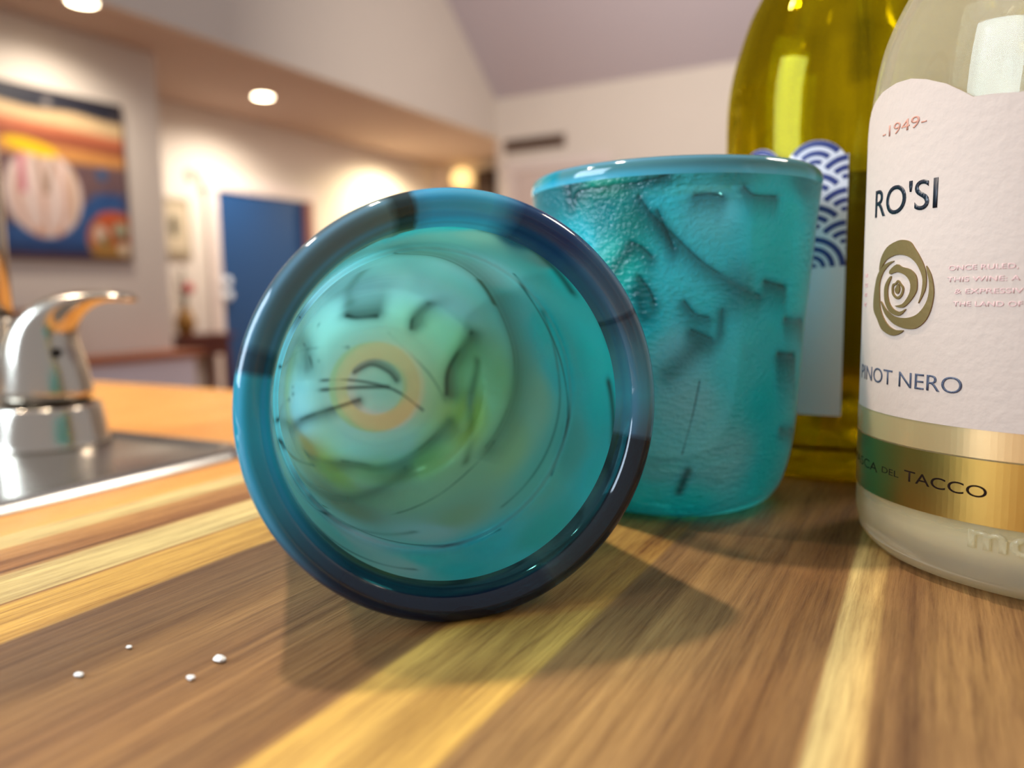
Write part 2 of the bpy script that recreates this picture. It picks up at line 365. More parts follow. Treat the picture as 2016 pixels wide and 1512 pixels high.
# low wall with wooden cap below the painting, and the things on it
LW = empty('low_bench', (-4.9, 2.0, 0), 'low white built-in bench with a reddish wooden top, below the painting', 'bench')
pbox('bench_base', (-4.998, -1, 0.0), (-4.72, 3.80, .585), mat('bench_white', (235, 226, 232), .7), LW)
pbox('bench_top', (-4.998, -1, .585), (-4.68, 3.86, .63), mat('red_brown_wood', (170, 92, 50), .4, noise=(12, .3)), LW, .004)
bw = lathe('dark_bowl', smooth_prof([(.02, 0), (.04, .004), (.052, .03), (.056, .085), (.052, .085), (.046, .03), (0, .012)], 36), 36, mat('black_ceramic', (26, 22, 20), .4))
bw.location = (-4.83, 2.93, .631); tag(bw, 'small black bowl on the wooden bench top behind the faucet lever', 'bowl')
bx_ = box('storage_box', (-4.96, 2.38, .631), (-4.74, 2.86, .95), mat('brown_leather', (132, 74, 48), .6), bev=.012, seg=3)
tag(bx_, 'brown box on the bench, seen between the spout and the lever', 'box')

# hall: console table with vase and flower, small framed picture, round wall disc
TB = empty('console_table', (-5.83, 4.80, 0), 'dark red-brown console table left of the blue door', 'table')
tm = mat('mahogany', (96, 40, 30), .4, noise=(9, .3))
pbox('table_top', (-5.99, 4.42, .655), (-5.67, 5.02, .69), tm, TB, .004); pbox('apron', (-5.97, 4.46, .50), (-5.70, 4.98, .655), tm, TB)
for x in (-5.96, -5.74):
    for y in (4.47, 4.93): pbox('leg', (x, y, 0), (x+.045, y+.045, .50), tm, TB)
vs = lathe('flower_vase', smooth_prof([(0, 0), (.05, 0), (.075, .05), (.085, .11), (.06, .18), (.038, .22), (.045, .25), (.036, .25), (.030, .22), (.05, .16), (0, .02)], 60), 36, mat('golden_glaze', (168, 118, 40), .35, noise=(18, .6)))
vs.location = (-5.83, 4.62, .691); tag(vs, 'golden brown vase on the red-brown console table', 'vase')
FL = empty('flower', (-5.83, 4.62, .72), 'red flower with dark stems standing in the golden vase', 'flower')
gm = mat('dark_green_stem', (62, 62, 30), .7); rm = mat('red_petals', (190, 24, 34), .6)
bm = bmesh.new()
for dx, dy, hh in ((0, .045, .37), (.02, -.02, .56), (-.03, -.04, .48), (.0, .0, .42)):
    tube(bm, [(0, 0, 0), (dx*.2, dy*.2, .12), (dx*.5, dy*.5, .26), (dx, dy, hh)], .007, 8)
    for q in range(5):
        zz = .26+q*.055; cx = dx*zz/hh; cy = dy*zz/hh; s_ = 1 if q % 2 else -1
        v = [bm.verts.new(p) for p in ((cx, cy, zz), (cx+.012, cy+s_*.03, zz+.03), (cx, cy+s_*.055, zz+.05), (cx-.012, cy+s_*.03, zz+.022))]; bm.faces.new(v)
from_bm('stem', bm, gm, FL)
bm = bmesh.new(); rr = random.Random(2)
for k in range(26):
    a = k*2.4; e_ = .2+1.2*(k/26); R_ = .062*(1-.5*k/26)
    d = Vector((math.cos(a)*math.cos(e_), math.sin(a)*math.cos(e_), math.sin(e_))); s1 = d.orthogonal().normalized(); s2 = d.cross(s1)
    c_ = Vector((0, .045, .375)); v = [bm.verts.new(c_+p) for p in (d*.008, d*R_*.6+s1*.022, d*R_, d*R_*.6-s1*.022)]; bm.faces.new(v)
    v = [bm.verts.new(c_+p) for p in (d*.008, d*R_*.55+s2*.020, d*R_*.9, d*R_*.55-s2*.020)]; bm.faces.new(v)
q = bmesh.ops.create_icosphere(bm, subdivisions=3, radius=.05)
for v in q['verts']: v.co = c_+v.co*(1+.16*math.sin(v.co.x*190)*math.sin(v.co.y*170+1)*math.sin(v.co.z*180))
from_bm('blossom', bm, rm, FL)
PF = empty('framed_picture', (-6.0, 4.72, 1.62), 'small framed picture of a dark figure on the hall wall', 'picture')
pbox('frame', (-6.0, 4.50, 1.36), (-5.975, 4.85, 1.90), mat('olive_grey_frame', (150, 134, 108), .6), PF, .004)
pbox('mount', (-5.975, 4.535, 1.44), (-5.973, 4.815, 1.84), mat('cream_mount', (196, 180, 152), .7), PF)
bm = bmesh.new(); r_ = bmesh.ops.create_uvsphere(bm, u_segments=20, v_segments=12, radius=1)
for v in bm.verts: v.co = Vector((.028+v.co.x*.0015, -.045+v.co.y*.045, .03+v.co.z*.10))
from_bm('dark_figure', bm, mat('dark_olive_ink', (70, 64, 44), .7), PF)
dc = lathe('wall_thermostat', [(0, .02), (.045, .02), (.055, .012), (.055, 0)], 32, mat('grey_plastic', (168, 152, 138), .5)); dc.rotation_euler = (0, PI/2, 0); dc.location = (-6.0, 4.90, 2.13)
tag(dc, 'small round grey disc on the wall above and left of the blue door', 'thermostat')

# end of the hall: shelf, globe lamp and dark cabinet
CB = empty('wall_cabinet', (-5.22, 8.9, 2.35), 'dark brown wooden cabinet high at the end of the hall', 'cabinet')
wd = mat('dark_walnut', (66, 40, 24), .45, noise=(8, .4))
pbox('carcass', (-5.33, 8.80, 1.95), (-5.06, 9.0, 2.62), wd, CB, .004); pbox('cabinet_door', (-5.32, 8.785, 1.97), (-5.07, 8.80, 2.60), wd, CB, .003)
shf = box('wall_shelf', (-5.98, 8.72, 2.31), (-5.34, 9.0, 2.36), mat('red_brown_shelf', (120, 62, 40), .5), bev=.003); tag(shf, 'red-brown wooden shelf between the corner and the dark cabinet', 'shelf')
gl = empty('globe_lamp', (-5.56, 8.84, 2.361), 'round glowing yellow lamp on the red-brown shelf', 'lamp')
lathe('lamp_foot', smooth_prof([(0, 0), (.05, 0), (.05, .012), (.02, .02), (.02, .045)], 20), 24, wd, gl)
lathe('lamp_globe', [(.14*math.sin(a)+1e-5, .175-.14*math.cos(a)) for a in np.linspace(0, PI, 24)], 32, mat('lit_globe', (255, 225, 160), .5, emit=((255, 214, 140), 1.0)), gl)

D3 = empty('added_panel', (.8, 7.655, 0)); D3['kind'] = 'structure'  # added dark panel, only to make streaks in the bottle glass
pbox('door_leaf', (.35, 7.60, .01), (1.25, 7.65, 2.25), mat('added_panel_wood', (70, 44, 28), .5, noise=(6, .4)), D3, .003)

# crumbs lying on the board in front of the tumblers
cm = mat('salt_crumb', (245, 240, 232), .6)
rc = random.Random(7)
for x, y, s_, lab in ((-.1191, .0699, .0006, 'white crumb on the dark stave, leftmost of the crumbs'), (-.1029, .0840, .0008, 'largest white crumb on the board, left of the lying tumbler'), (-.1019, .0775, .0005, 'small white crumb just in front of the largest crumb'), (-.1210, .0801, .0004, 'tiny white crumb on the dark stave, farthest from the viewer')):
    bm = bmesh.new(); q = bmesh.ops.create_icosphere(bm, subdivisions=2, radius=1)
    for v in bm.verts: v.co = Vector((v.co.x*s_*1.5, v.co.y*s_, v.co.z*s_*.6))*(1+rc.uniform(-.25, .25))
    o = from_bm('crumb', bm, cm); o.location = (x, y, .9202+s_*.4); tag(o, lab, 'crumb', 'crumbs on the board')
# ------------------------------------------------------------------ teal tumblers
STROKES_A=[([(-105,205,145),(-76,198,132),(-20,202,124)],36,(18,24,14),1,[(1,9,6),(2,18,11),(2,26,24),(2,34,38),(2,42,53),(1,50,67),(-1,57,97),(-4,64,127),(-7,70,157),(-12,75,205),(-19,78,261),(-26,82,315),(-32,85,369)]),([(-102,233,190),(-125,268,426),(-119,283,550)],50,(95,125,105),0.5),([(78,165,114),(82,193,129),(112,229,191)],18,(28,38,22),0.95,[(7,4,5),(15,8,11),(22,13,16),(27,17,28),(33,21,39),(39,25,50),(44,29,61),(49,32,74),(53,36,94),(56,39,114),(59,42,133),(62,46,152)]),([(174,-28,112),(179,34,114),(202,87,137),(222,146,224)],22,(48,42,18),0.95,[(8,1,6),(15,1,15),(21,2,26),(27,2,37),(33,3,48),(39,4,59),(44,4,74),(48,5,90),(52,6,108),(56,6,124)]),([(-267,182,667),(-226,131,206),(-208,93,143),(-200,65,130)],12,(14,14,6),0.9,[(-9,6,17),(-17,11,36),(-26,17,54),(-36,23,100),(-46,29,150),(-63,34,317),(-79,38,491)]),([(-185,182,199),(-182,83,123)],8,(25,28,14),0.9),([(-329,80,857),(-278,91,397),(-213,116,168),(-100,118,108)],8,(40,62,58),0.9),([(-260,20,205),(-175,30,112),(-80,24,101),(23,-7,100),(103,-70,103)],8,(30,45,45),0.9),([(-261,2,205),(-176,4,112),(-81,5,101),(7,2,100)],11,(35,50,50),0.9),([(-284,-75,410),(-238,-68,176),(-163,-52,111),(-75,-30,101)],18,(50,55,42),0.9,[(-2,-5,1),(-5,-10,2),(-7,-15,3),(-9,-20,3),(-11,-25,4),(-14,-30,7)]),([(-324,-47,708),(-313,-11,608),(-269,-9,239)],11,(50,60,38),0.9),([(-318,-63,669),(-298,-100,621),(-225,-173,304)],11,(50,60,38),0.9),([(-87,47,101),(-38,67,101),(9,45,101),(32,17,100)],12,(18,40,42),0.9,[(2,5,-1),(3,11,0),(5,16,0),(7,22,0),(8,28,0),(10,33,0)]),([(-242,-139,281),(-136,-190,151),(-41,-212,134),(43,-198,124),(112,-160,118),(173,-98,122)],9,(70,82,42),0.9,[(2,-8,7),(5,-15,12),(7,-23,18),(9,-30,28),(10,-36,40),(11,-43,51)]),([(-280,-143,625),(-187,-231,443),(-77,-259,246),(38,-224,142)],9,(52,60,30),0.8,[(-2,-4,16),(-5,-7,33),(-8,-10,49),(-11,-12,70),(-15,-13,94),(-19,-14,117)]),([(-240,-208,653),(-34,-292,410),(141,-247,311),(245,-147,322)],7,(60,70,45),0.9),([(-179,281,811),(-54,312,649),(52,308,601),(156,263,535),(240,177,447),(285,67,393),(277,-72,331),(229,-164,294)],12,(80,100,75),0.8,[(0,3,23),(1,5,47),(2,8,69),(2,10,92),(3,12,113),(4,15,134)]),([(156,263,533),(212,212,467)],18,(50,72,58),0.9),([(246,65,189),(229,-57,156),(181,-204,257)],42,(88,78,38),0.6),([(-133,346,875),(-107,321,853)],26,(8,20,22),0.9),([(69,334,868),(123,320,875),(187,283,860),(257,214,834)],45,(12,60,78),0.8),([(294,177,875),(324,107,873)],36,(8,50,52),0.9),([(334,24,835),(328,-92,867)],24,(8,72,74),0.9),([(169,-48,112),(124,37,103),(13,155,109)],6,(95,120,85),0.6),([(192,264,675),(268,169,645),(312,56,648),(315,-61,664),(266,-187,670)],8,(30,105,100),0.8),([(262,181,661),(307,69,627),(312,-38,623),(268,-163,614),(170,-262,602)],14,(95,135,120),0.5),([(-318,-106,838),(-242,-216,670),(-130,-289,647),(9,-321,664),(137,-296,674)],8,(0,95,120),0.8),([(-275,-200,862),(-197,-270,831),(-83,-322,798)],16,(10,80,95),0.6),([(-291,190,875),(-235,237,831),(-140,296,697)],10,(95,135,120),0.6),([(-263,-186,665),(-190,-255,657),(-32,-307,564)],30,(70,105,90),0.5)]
TINTS_A=[((-235,211,641),(255,226,188)),((-13,278,280),(255,255,251)),((134,240,264),(255,255,255)),((-258,144,430),(255,255,236)),((-284,21,320),(191,123,76)),((126,135,114),(216,161,119)),((235,66,169),(255,162,102)),((226,-97,174),(255,120,53)),((279,-13,283),(255,148,100)),((258,-149,445),(184,136,99)),((301,-38,505),(140,141,115)),((254,-190,647),(90,136,121)),((101,-212,153),(255,179,97)),((-63,-235,169),(255,243,118)),((-184,-197,241),(255,134,52)),((-230,-135,230),(159,91,41)),((-10,-281,291),(169,148,112)),((-179,-242,480),(114,92,64)),((79,-295,526),(123,125,99)),((30,-170,112),(255,255,205)),((-66,-147,110),(255,255,180)),((-245,-63,188),(255,255,199)),((153,271,592),(200,161,150)),((229,206,564),(87,173,190)),((282,137,608),(3,168,211)),((307,69,627),(42,172,159)),((-12,329,735),(110,139,131)),((323,71,751),(3,255,255)),((347,42,875),(3,255,255)),((331,-21,783),(3,143,140)),((304,-122,700),(71,124,115)),((298,-161,856),(28,209,181)),((185,-277,811),(26,127,118)),((88,-317,721),(20,137,145)),((99,-327,871),(45,248,227)),((-40,-327,735),(47,188,255)),((-107,-313,774),(136,255,255)),((3,-333,801),(23,141,142)),((-180,-274,709),(197,255,255)),((-240,-227,757),(93,185,179)),((-1,-309,571),(140,176,144)),((-97,336,875),(3,255,255)),((11,343,875),(3,255,255)),((129,314,859),(3,47,70)),((225,249,838),(3,255,255)),((-238,264,875),(3,255,255)),((-306,175,875),(3,198,193)),((-334,92,875),(3,255,255)),((73,325,814),(137,171,129)),((196,272,836),(87,96,93))]  # glass colours with the light glowing through them put in
STROKES_B=[([(39,-392,833),(70,-383,788),(118,-366,739),(164,-344,689),(209,-315,650),(294,-230,591)],8,(12,66,66),0.9,[(-1,0,-8),(-3,0,-16),(-4,0,-24),(-6,0,-32),(-7,0,-40),(-9,0,-48)]),([(82,-382,800),(117,-364,710)],7,(14,72,70),0.9,[(-1,0,-8),(-3,0,-16),(-4,0,-24),(-6,0,-32),(-7,0,-40),(-9,1,-48)]),([(166,-357,830),(200,-340,832),(224,-323,826)],10,(12,66,66),0.9,[(-2,1,-7),(-3,1,-15),(-4,1,-23),(-6,1,-30),(-7,1,-38),(-9,1,-46)]),([(266,-294,848),(285,-272,830),(326,-221,828)],10,(12,66,66),0.9,[(-1,0,-7),(-3,0,-15),(-4,0,-23),(-5,-1,-31),(-6,-1,-39),(-8,-1,-46)]),([(-140,-369,841),(-122,-378,860),(-50,-394,862),(33,-396,865),(85,-390,873),(109,-384,881)],8,(20,80,80),0.9,[(-1,0,-8),(-3,1,-15),(-5,2,-23),(-7,2,-31),(-9,3,-39),(-10,4,-46)]),([(16,-384,725),(42,-380,713),(67,-375,689)],12,(14,62,60),0.9,[(-2,0,-8),(-4,0,-16),(-5,1,-24),(-7,1,-32),(-9,2,-40),(-10,2,-48)]),([(5,-382,704),(-33,-377,657)],55,(32,95,90),0.7),([(35,-376,642),(59,-370,608),(71,-365,576)],13,(12,56,54),0.9,[(-2,1,-8),(-3,1,-16),(-5,2,-24),(-7,2,-32),(-9,3,-40),(-10,3,-49)]),([(29,-373,602),(41,-366,543)],60,(28,85,80),0.7),([(139,-345,581),(162,-331,549),(191,-315,541)],8,(12,70,68),0.9,[(-2,0,-8),(-3,0,-16),(-5,0,-24),(-6,0,-32),(-7,0,-41),(-9,0,-49)]),([(153,-332,510),(196,-307,488)],8,(12,70,68),0.9,[(-1,0,-8),(-3,-1,-16),(-4,-1,-25),(-5,-1,-33),(-7,-2,-41),(-8,-2,-49)]),([(167,-323,469),(100,-345,402)],80,(48,120,112),0.6),([(170,-315,382),(154,-316,300),(128,-317,196)],4,(14,75,75),0.9),([(139,-302,153),(116,-299,93)],32,(22,80,82),0.85),([(304,-221,626),(339,-161,613)],12,(12,62,64),0.95,[(0,2,-7),(0,3,-14),(0,5,-22),(0,7,-29),(0,8,-37),(0,10,-44),(-1,11,-52),(-1,13,-59),(-1,15,-67),(-1,16,-74)]),([(340,-137,531),(365,-36,523)],11,(12,66,70),0.9,[(0,3,-8),(-1,6,-16),(-1,9,-24),(-1,12,-32),(-1,15,-40),(-2,19,-49),(-2,23,-57),(-2,27,-65)]),([(328,-152,443),(353,-77,434)],13,(10,55,60),0.95,[(0,2,-9),(0,4,-18),(0,6,-26),(0,8,-35),(-1,10,-43),(-1,12,-52),(-1,14,-61),(-1,16,-70),(-1,19,-78),(-1,23,-87),(-2,26,-96),(-2,29,-105),(-2,33,-114),(-3,36,-123),(-3,40,-133),(-4,44,-142)]),([(329,-109,241),(345,-14,224)],10,(10,60,66),0.9,[(-1,5,-9),(-2,11,-19),(-3,24,-29)]),([(-160,-367,918),(-154,-364,844)],13,(0,118,130),0.9,[(-3,2,-8),(-6,4,-16),(-8,6,-24),(-11,8,-32),(-14,11,-40),(-17,13,-49)]),([(72,-393,912),(-49,-397,897)],12,(90,150,145),0.5,[(-2,0,-8),(-4,1,-15),(-6,2,-23),(-8,3,-31),(-10,5,-39),(-12,6,-46)]),([(219,-298,560),(216,-295,508)],5,(20,80,78),0.9,[(-2,0,-9),(-3,-1,-17),(-4,-1,-25),(-6,-1,-33),(-7,-2,-42),(-8,-2,-50)]),([(252,-280,637),(246,-278,572)],120,(42,112,108),0.5)]  # carved edges with shade painted under them
TINTS_B=[((-128,-379,920),(21,48,43)),((85,-391,905),(51,76,62)),((254,-309,900),(48,96,85)),((379,-126,875),(40,87,84)),((144,-373,923),(67,125,113)),((-49,-396,878),(51,127,91)),((83,-384,825),(64,210,181)),((199,-335,790),(102,255,255)),((305,-243,791),(19,219,233)),((354,-163,794),(3,255,255)),((354,-150,730),(3,255,255)),((357,-109,596),(3,255,255)),((-53,-388,802),(5,92,82)),((-138,-360,742),(3,255,255)),((-232,-322,854),(3,86,80)),((17,-388,778),(33,84,68)),((-21,-380,683),(45,126,101)),((140,-352,665),(70,244,200)),((252,-279,624),(57,196,173)),((305,-227,676),(3,248,255)),((196,-310,534),(57,255,255)),((44,-364,523),(59,173,135)),((107,-346,456),(135,254,190)),((251,-257,399),(71,255,255)),((136,-327,335),(148,255,255)),((303,-182,325),(14,255,255)),((358,14,377),(3,255,255)),((222,-260,193),(132,255,255)),((70,-334,194),(121,255,255)),((122,-270,44),(14,255,255)),((326,-109,209),(3,255,255)),((297,-125,101),(3,255,255)),((24,-301,55),(25,255,255))]  # frosted teal with bright cyan of transmitted light put in

def glass_mat(name, rough, see, trans, bump=None, gain=(2, 2, 2), tg=.35):
    """coloured art glass: lets light through diffusely and partly clearly, glossy on top"""
    m = bpy.data.materials.new(name); m.use_nodes = True; nt = m.node_tree; N = nt.nodes; L = nt.links
    N.remove(N['Principled BSDF']); out = N['Material Output']
    at = N.new('ShaderNodeAttribute'); at.attribute_name = 'Tint'
    df = N.new('ShaderNodeBsdfDiffuse'); tl = N.new('ShaderNodeBsdfTranslucent'); tp = N.new('ShaderNodeBsdfTransparent')
    gm = N.new('ShaderNodeGamma'); gm.inputs[1].default_value = tg; g2 = N.new('ShaderNodeVectorMath'); g2.operation = 'MULTIPLY'; g2.inputs[1].default_value = gain; g3 = N.new('ShaderNodeVectorMath'); g3.operation = 'MINIMUM'; g3.inputs[1].default_value = (.93, .93, .93); L.new(g2.outputs[0], g3.inputs[0])
    L.new(at.outputs['Color'], gm.inputs[0]); L.new(gm.outputs[0], tp.inputs[0])
    L.new(at.outputs['Color'], g2.inputs[0]); L.new(g3.outputs[0], tl.inputs[0]); L.new(g3.outputs[0], df.inputs[0])
    m1 = N.new('ShaderNodeMixShader'); m1.inputs[0].default_value = trans; L.new(df.outputs[0], m1.inputs[1]); L.new(tl.outputs[0], m1.inputs[2])
    m2 = N.new('ShaderNodeMixShader'); m2.inputs[0].default_value = see; L.new(m1.outputs[0], m2.inputs[1]); L.new(tp.outputs[0], m2.inputs[2])
    gl = N.new('ShaderNodeBsdfGlossy'); gl.inputs['Roughness'].default_value = rough
    fr = N.new('ShaderNodeFresnel'); fr.inputs[0].default_value = 1.5
    m3 = N.new('ShaderNodeMixShader'); L.new(fr.outputs[0], m3.inputs[0]); L.new(m2.outputs[0], m3.inputs[1]); L.new(gl.outputs[0], m3.inputs[2])
    L.new(m3.outputs[0], out.inputs[0])
    if bump:
        tc = N.new('ShaderNodeTexCoord')
        vo = N.new('ShaderNodeTexVoronoi'); vo.inputs['Scale'].default_value = 620
        mp = N.new('ShaderNodeMapping'); mp.inputs['Scale'].default_value = (.62, .62, 1.35)
        L.new(tc.outputs['Object'], mp.inputs[0]); L.new(mp.outputs[0], vo.inputs['Vector'])
        nz = N.new('ShaderNodeTexNoise'); nz.inputs['Scale'].default_value = 900; nz.inputs['Detail'].default_value = 3
        L.new(tc.outputs['Object'], nz.inputs['Vector'])
        n2 = N.new('ShaderNodeTexNoise'); n2.inputs['Scale'].default_value = 35
        L.new(tc.outputs['Object'], n2.inputs['Vector'])
        cr = N.new('ShaderNodeValToRGB'); cr.color_ramp.elements[0].position = .42; cr.color_ramp.elements[1].position = .62
        L.new(n2.outputs['Fac'], cr.inputs[0])
        ml = N.new('ShaderNodeMath'); ml.operation = 'MULTIPLY'; L.new(vo.outputs['Distance'], ml.inputs[0]); L.new(cr.outputs[0], ml.inputs[1])
        ad = N.new('ShaderNodeMath'); ad.operation = 'MULTIPLY_ADD'; L.new(nz.outputs['Fac'], ad.inputs[0]); ad.inputs[1].default_value = .9
        L.new(ml.outputs[0], ad.inputs[2])
        bp = N.new('ShaderNodeBump'); bp.inputs['Strength'].default_value = bump; bp.inputs['Distance'].default_value = .0006
        L.new(ad.outputs[0], bp.inputs['Height'])
        for nn in (df, tl, gl): L.new(bp.outputs['Normal'], nn.inputs['Normal'])
    return m

FROST = glass_mat('frosted_teal_glass', .30, .24, .62, .8, (1, 1, 1), .7)
INNER = glass_mat('smoky_teal_glass', .22, .18, .66, None, (1, 1, 1), .8)
FROST_A = glass_mat('frosted_teal_glass', .34, .62, .6, .5, (1, 1, 1), .45)
INNER_B = glass_mat('plain_teal_glass', .15, .62, .6, None, (1, 1, 1), .6)
LIPM = glass_mat('polished_teal_rim', .06, .20, .4, None, (1.6, 1.8, 1.9))

def seg_dist(P, a, b):
    a = np.array(a); b = np.array(b); d = b-a; L = (d*d).sum()
    t = np.clip(((P-a)@d)/max(L, 1e-12), 0, 1)[:, None]
    return np.sqrt(((P-a-t*d)**2).sum(1))

def spline(P):
    if len(P) == 1: return [P[0], P[0]]
    if len(P) == 2: return P
    P = np.array(P, float); Q = np.vstack([2*P[0]-P[1], P, 2*P[-1]-P[-2]]); out = []
    for i in range(1, len(Q)-2):
        for t in (0, .25, .5, .75):
            a, b, c, d = Q[i-1:i+3]; out.append(tuple(.5*((2*b)+(-a+c)*t+(2*a-5*b+4*c-d)*t*t+(-a+3*b-3*c+d)*t**3)))
    return out+[tuple(P[-1])]

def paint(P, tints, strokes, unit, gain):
    """colour of the glass at points P (metres): soft blend of tints that hold transmitted glow, then smoke and edge-shade streaks"""
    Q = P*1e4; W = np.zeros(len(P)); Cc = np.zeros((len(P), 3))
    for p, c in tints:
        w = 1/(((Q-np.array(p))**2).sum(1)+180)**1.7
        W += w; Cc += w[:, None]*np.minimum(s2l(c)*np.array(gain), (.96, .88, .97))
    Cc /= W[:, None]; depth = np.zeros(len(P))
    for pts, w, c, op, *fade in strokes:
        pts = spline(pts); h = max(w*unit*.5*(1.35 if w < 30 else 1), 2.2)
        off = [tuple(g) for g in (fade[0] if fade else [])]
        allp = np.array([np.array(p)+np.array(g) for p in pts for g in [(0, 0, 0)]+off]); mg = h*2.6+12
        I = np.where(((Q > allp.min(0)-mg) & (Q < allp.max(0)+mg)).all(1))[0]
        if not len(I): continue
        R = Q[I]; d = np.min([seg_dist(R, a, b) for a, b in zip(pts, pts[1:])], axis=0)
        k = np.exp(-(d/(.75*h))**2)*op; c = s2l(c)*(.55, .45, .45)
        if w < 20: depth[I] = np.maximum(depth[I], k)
        n = len(off)                                # smoke, and shade painted under carved edges, trails off to one side
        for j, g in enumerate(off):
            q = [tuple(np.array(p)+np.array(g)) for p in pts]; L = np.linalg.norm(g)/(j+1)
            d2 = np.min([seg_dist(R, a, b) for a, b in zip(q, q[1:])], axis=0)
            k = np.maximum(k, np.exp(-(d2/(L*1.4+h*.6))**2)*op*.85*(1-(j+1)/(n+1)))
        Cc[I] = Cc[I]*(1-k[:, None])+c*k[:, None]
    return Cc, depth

OUTP = [(0, .0016), (.016, .0014), (.0175, .0002), (.021, 0), (.026, .0012), (.0295, .004), (.0320, .009), (.0343, .020), (.0357, .036), (.0367, .053), (.0376, .062), (.0386, .075), (.0394, .083), (.0400, .0880)]
LIPP = [(.0400, .0880), (.0402, .0893), (.0400, .0908), (.0391, .0920), (.0377, .0926), (.0361, .0920), (.0349, .0905), (.0341, .0886), (.0337, .0860)]
INNP = [(0, .010), (.012, .0102), (.019, .0115), (.023, .0145), (.026, .020), (.0283, .030), (.0298, .045), (.0310, .058), (.0315, .0640), (.0318, .0662), (.0327, .0672), (.0330, .072), (.0334, .080), (.0337, .0860)]

def lip_cols(P, stops):
    a = (np.degrees(np.arctan2(P[:, 1], P[:, 0]))) % 360
    A = np.array([s[0] for s in stops]+[stops[0][0]+360], float); a = np.where(a < A[0], a+360, a)
    C = np.array([s[1] for s in stops]+[stops[0][1]], float)
    return np.stack([np.interp(a, A, C[:, k]) for k in range(3)], axis=1)

def tumbler(name, label, tin, sin_, tout, sout, stops, relief, seg=800, rows=300, step=1, om=None, im=None):
    t = empty(name, label=label, cat='glass', group='teal art glass tumblers')
    pr = smooth_prof(OUTP, rows)
    V, F = lathe_data(pr, seg); c, dep = paint(V, tout, sout, 1.0, (1.3, 4.0, 5.2))
    r = np.hypot(V[:, 0], V[:, 1])
    k = (np.clip((.0133-r)/.0006, 0, 1)*np.clip((r-.0074)/.0006, 0, 1)*(V[:, 2] < .003))[:, None]; c = c*(1-k)+np.array((1, .80, .50))*k  # same warm light painted into the ring underneath
    nrm = np.c_[V[:, 0]/np.maximum(r, 1e-6), V[:, 1]/np.maximum(r, 1e-6), np.zeros(len(V))]
    V = V-nrm*(dep*relief)[:, None]
    o = raw('outer_wall', V, F, om or FROST, t, True); vcol(o, c, True)
    pr = smooth_prof(LIPP, 44); V, F = lathe_data(pr, 360)
    o = raw('rim', V, F, LIPM, t, True); c = lip_cols(V, stops)
    q = np.repeat(np.linspace(0, 1, 44), 360)           # painted bands round the lip: streaks of light refracted in the thick glass
    for q0, wd, colr, op in ((.02, .10, (90, 190, 215), .75), (.30, .05, (120, 165, 195), .45), (.62, .06, (95, 130, 165), .45), (.80, .05, (60, 100, 120), .4)):
        k = (np.exp(-((q-q0)/wd)**2)*op*np.clip((c.mean(1)-18)/70, .08, 1))[:, None]; c = c*(1-k)+np.array(colr)*k
    vcol(o, c)
    pr = smooth_prof([(a, z) if step or not .064 < z < .068 else (a, z) for a, z in INNP if step or not .0635 < z < .0665], 330); V, F = lathe_data(pr, 640)
    V = V[:]; F = [f[::-1] for f in F]
    c, dep = paint(V, tin, sin_, .95, (3.6, 3.2, 3.5))
    # ground pontil ring on the inside floor, light seen through it put in colour
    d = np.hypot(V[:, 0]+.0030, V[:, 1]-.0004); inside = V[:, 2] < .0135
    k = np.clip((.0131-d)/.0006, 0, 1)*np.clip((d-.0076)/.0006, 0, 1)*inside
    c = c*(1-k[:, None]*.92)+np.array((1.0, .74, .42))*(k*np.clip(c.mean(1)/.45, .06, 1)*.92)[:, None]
    o = raw('inner_wall', V, F, im or INNER, t, True); vcol(o, c, True)
    return t

STOPS_A = [(0, (70, 130, 140)), (14, (75, 110, 120)), (24, (60, 70, 85)), (25.5, (28, 34, 50)), (27, (75, 85, 100)), (45, (55, 80, 110)), (55, (25, 45, 90)), (70, (22, 45, 85)), (76, (60, 130, 160)),
 (80, (70, 160, 190)), (97, (60, 150, 185)), (101, (60, 130, 160)), (103, (40, 40, 38)), (107, (35, 38, 34)), (110, (90, 95, 90)), (125, (85, 85, 85)), (145, (70, 80, 85)), (160, (60, 85, 95)), (163, (25, 45, 60)),
 (167, (25, 48, 62)), (169, (30, 130, 145)), (185, (20, 135, 155)), (205, (30, 110, 130)), (220, (28, 60, 80)), (232, (20, 26, 46)), (262, (14, 16, 34)), (292, (18, 18, 30)), (296, (50, 45, 40)), (305, (35, 28, 28)),
 (330, (30, 22, 28)), (346, (28, 20, 26)), (348, (75, 85, 95)), (354, (75, 110, 120))]
STOPS_B = [(0, (70, 118, 120)), (60, (85, 130, 128)), (120, (70, 110, 115)), (180, (60, 115, 120)), (228, (90, 140, 130)), (238, (0, 120, 130)), (243, (80, 120, 118)), (300, (70, 112, 112))]
PLAIN_IN = [(((int(250*math.cos(a)), int(250*math.sin(a)), z)), (110+20*(k % 2), 215, 225)) for k, a in enumerate(np.linspace(0, 2*PI, 7)[:-1]) for z in (200, 800)]
# the lying one shows its mouth; its outside is the same frosted teal with smoky patches and painted edge shade
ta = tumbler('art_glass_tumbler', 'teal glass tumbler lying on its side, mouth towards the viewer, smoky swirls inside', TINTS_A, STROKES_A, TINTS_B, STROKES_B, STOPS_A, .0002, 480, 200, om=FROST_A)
XA = Vector((.66687, .74517, 0)); YA = Vector((-.04617, .04132, .99808)); ZA = Vector((.74374, -.66559, .06196))
ta.matrix_world = Matrix.Translation((-.14332, .17968, .95425)) @ Matrix((XA, YA, ZA)).transposed().normalized().to_4x4()
tb = tumbler('art_glass_tumbler', 'teal glass tumbler standing upright with frosted carved outside', PLAIN_IN, [], TINTS_B, STROKES_B, STOPS_B, .0003, step=0, im=INNER_B)
tb.location = (-.0675, .2198, .9201)
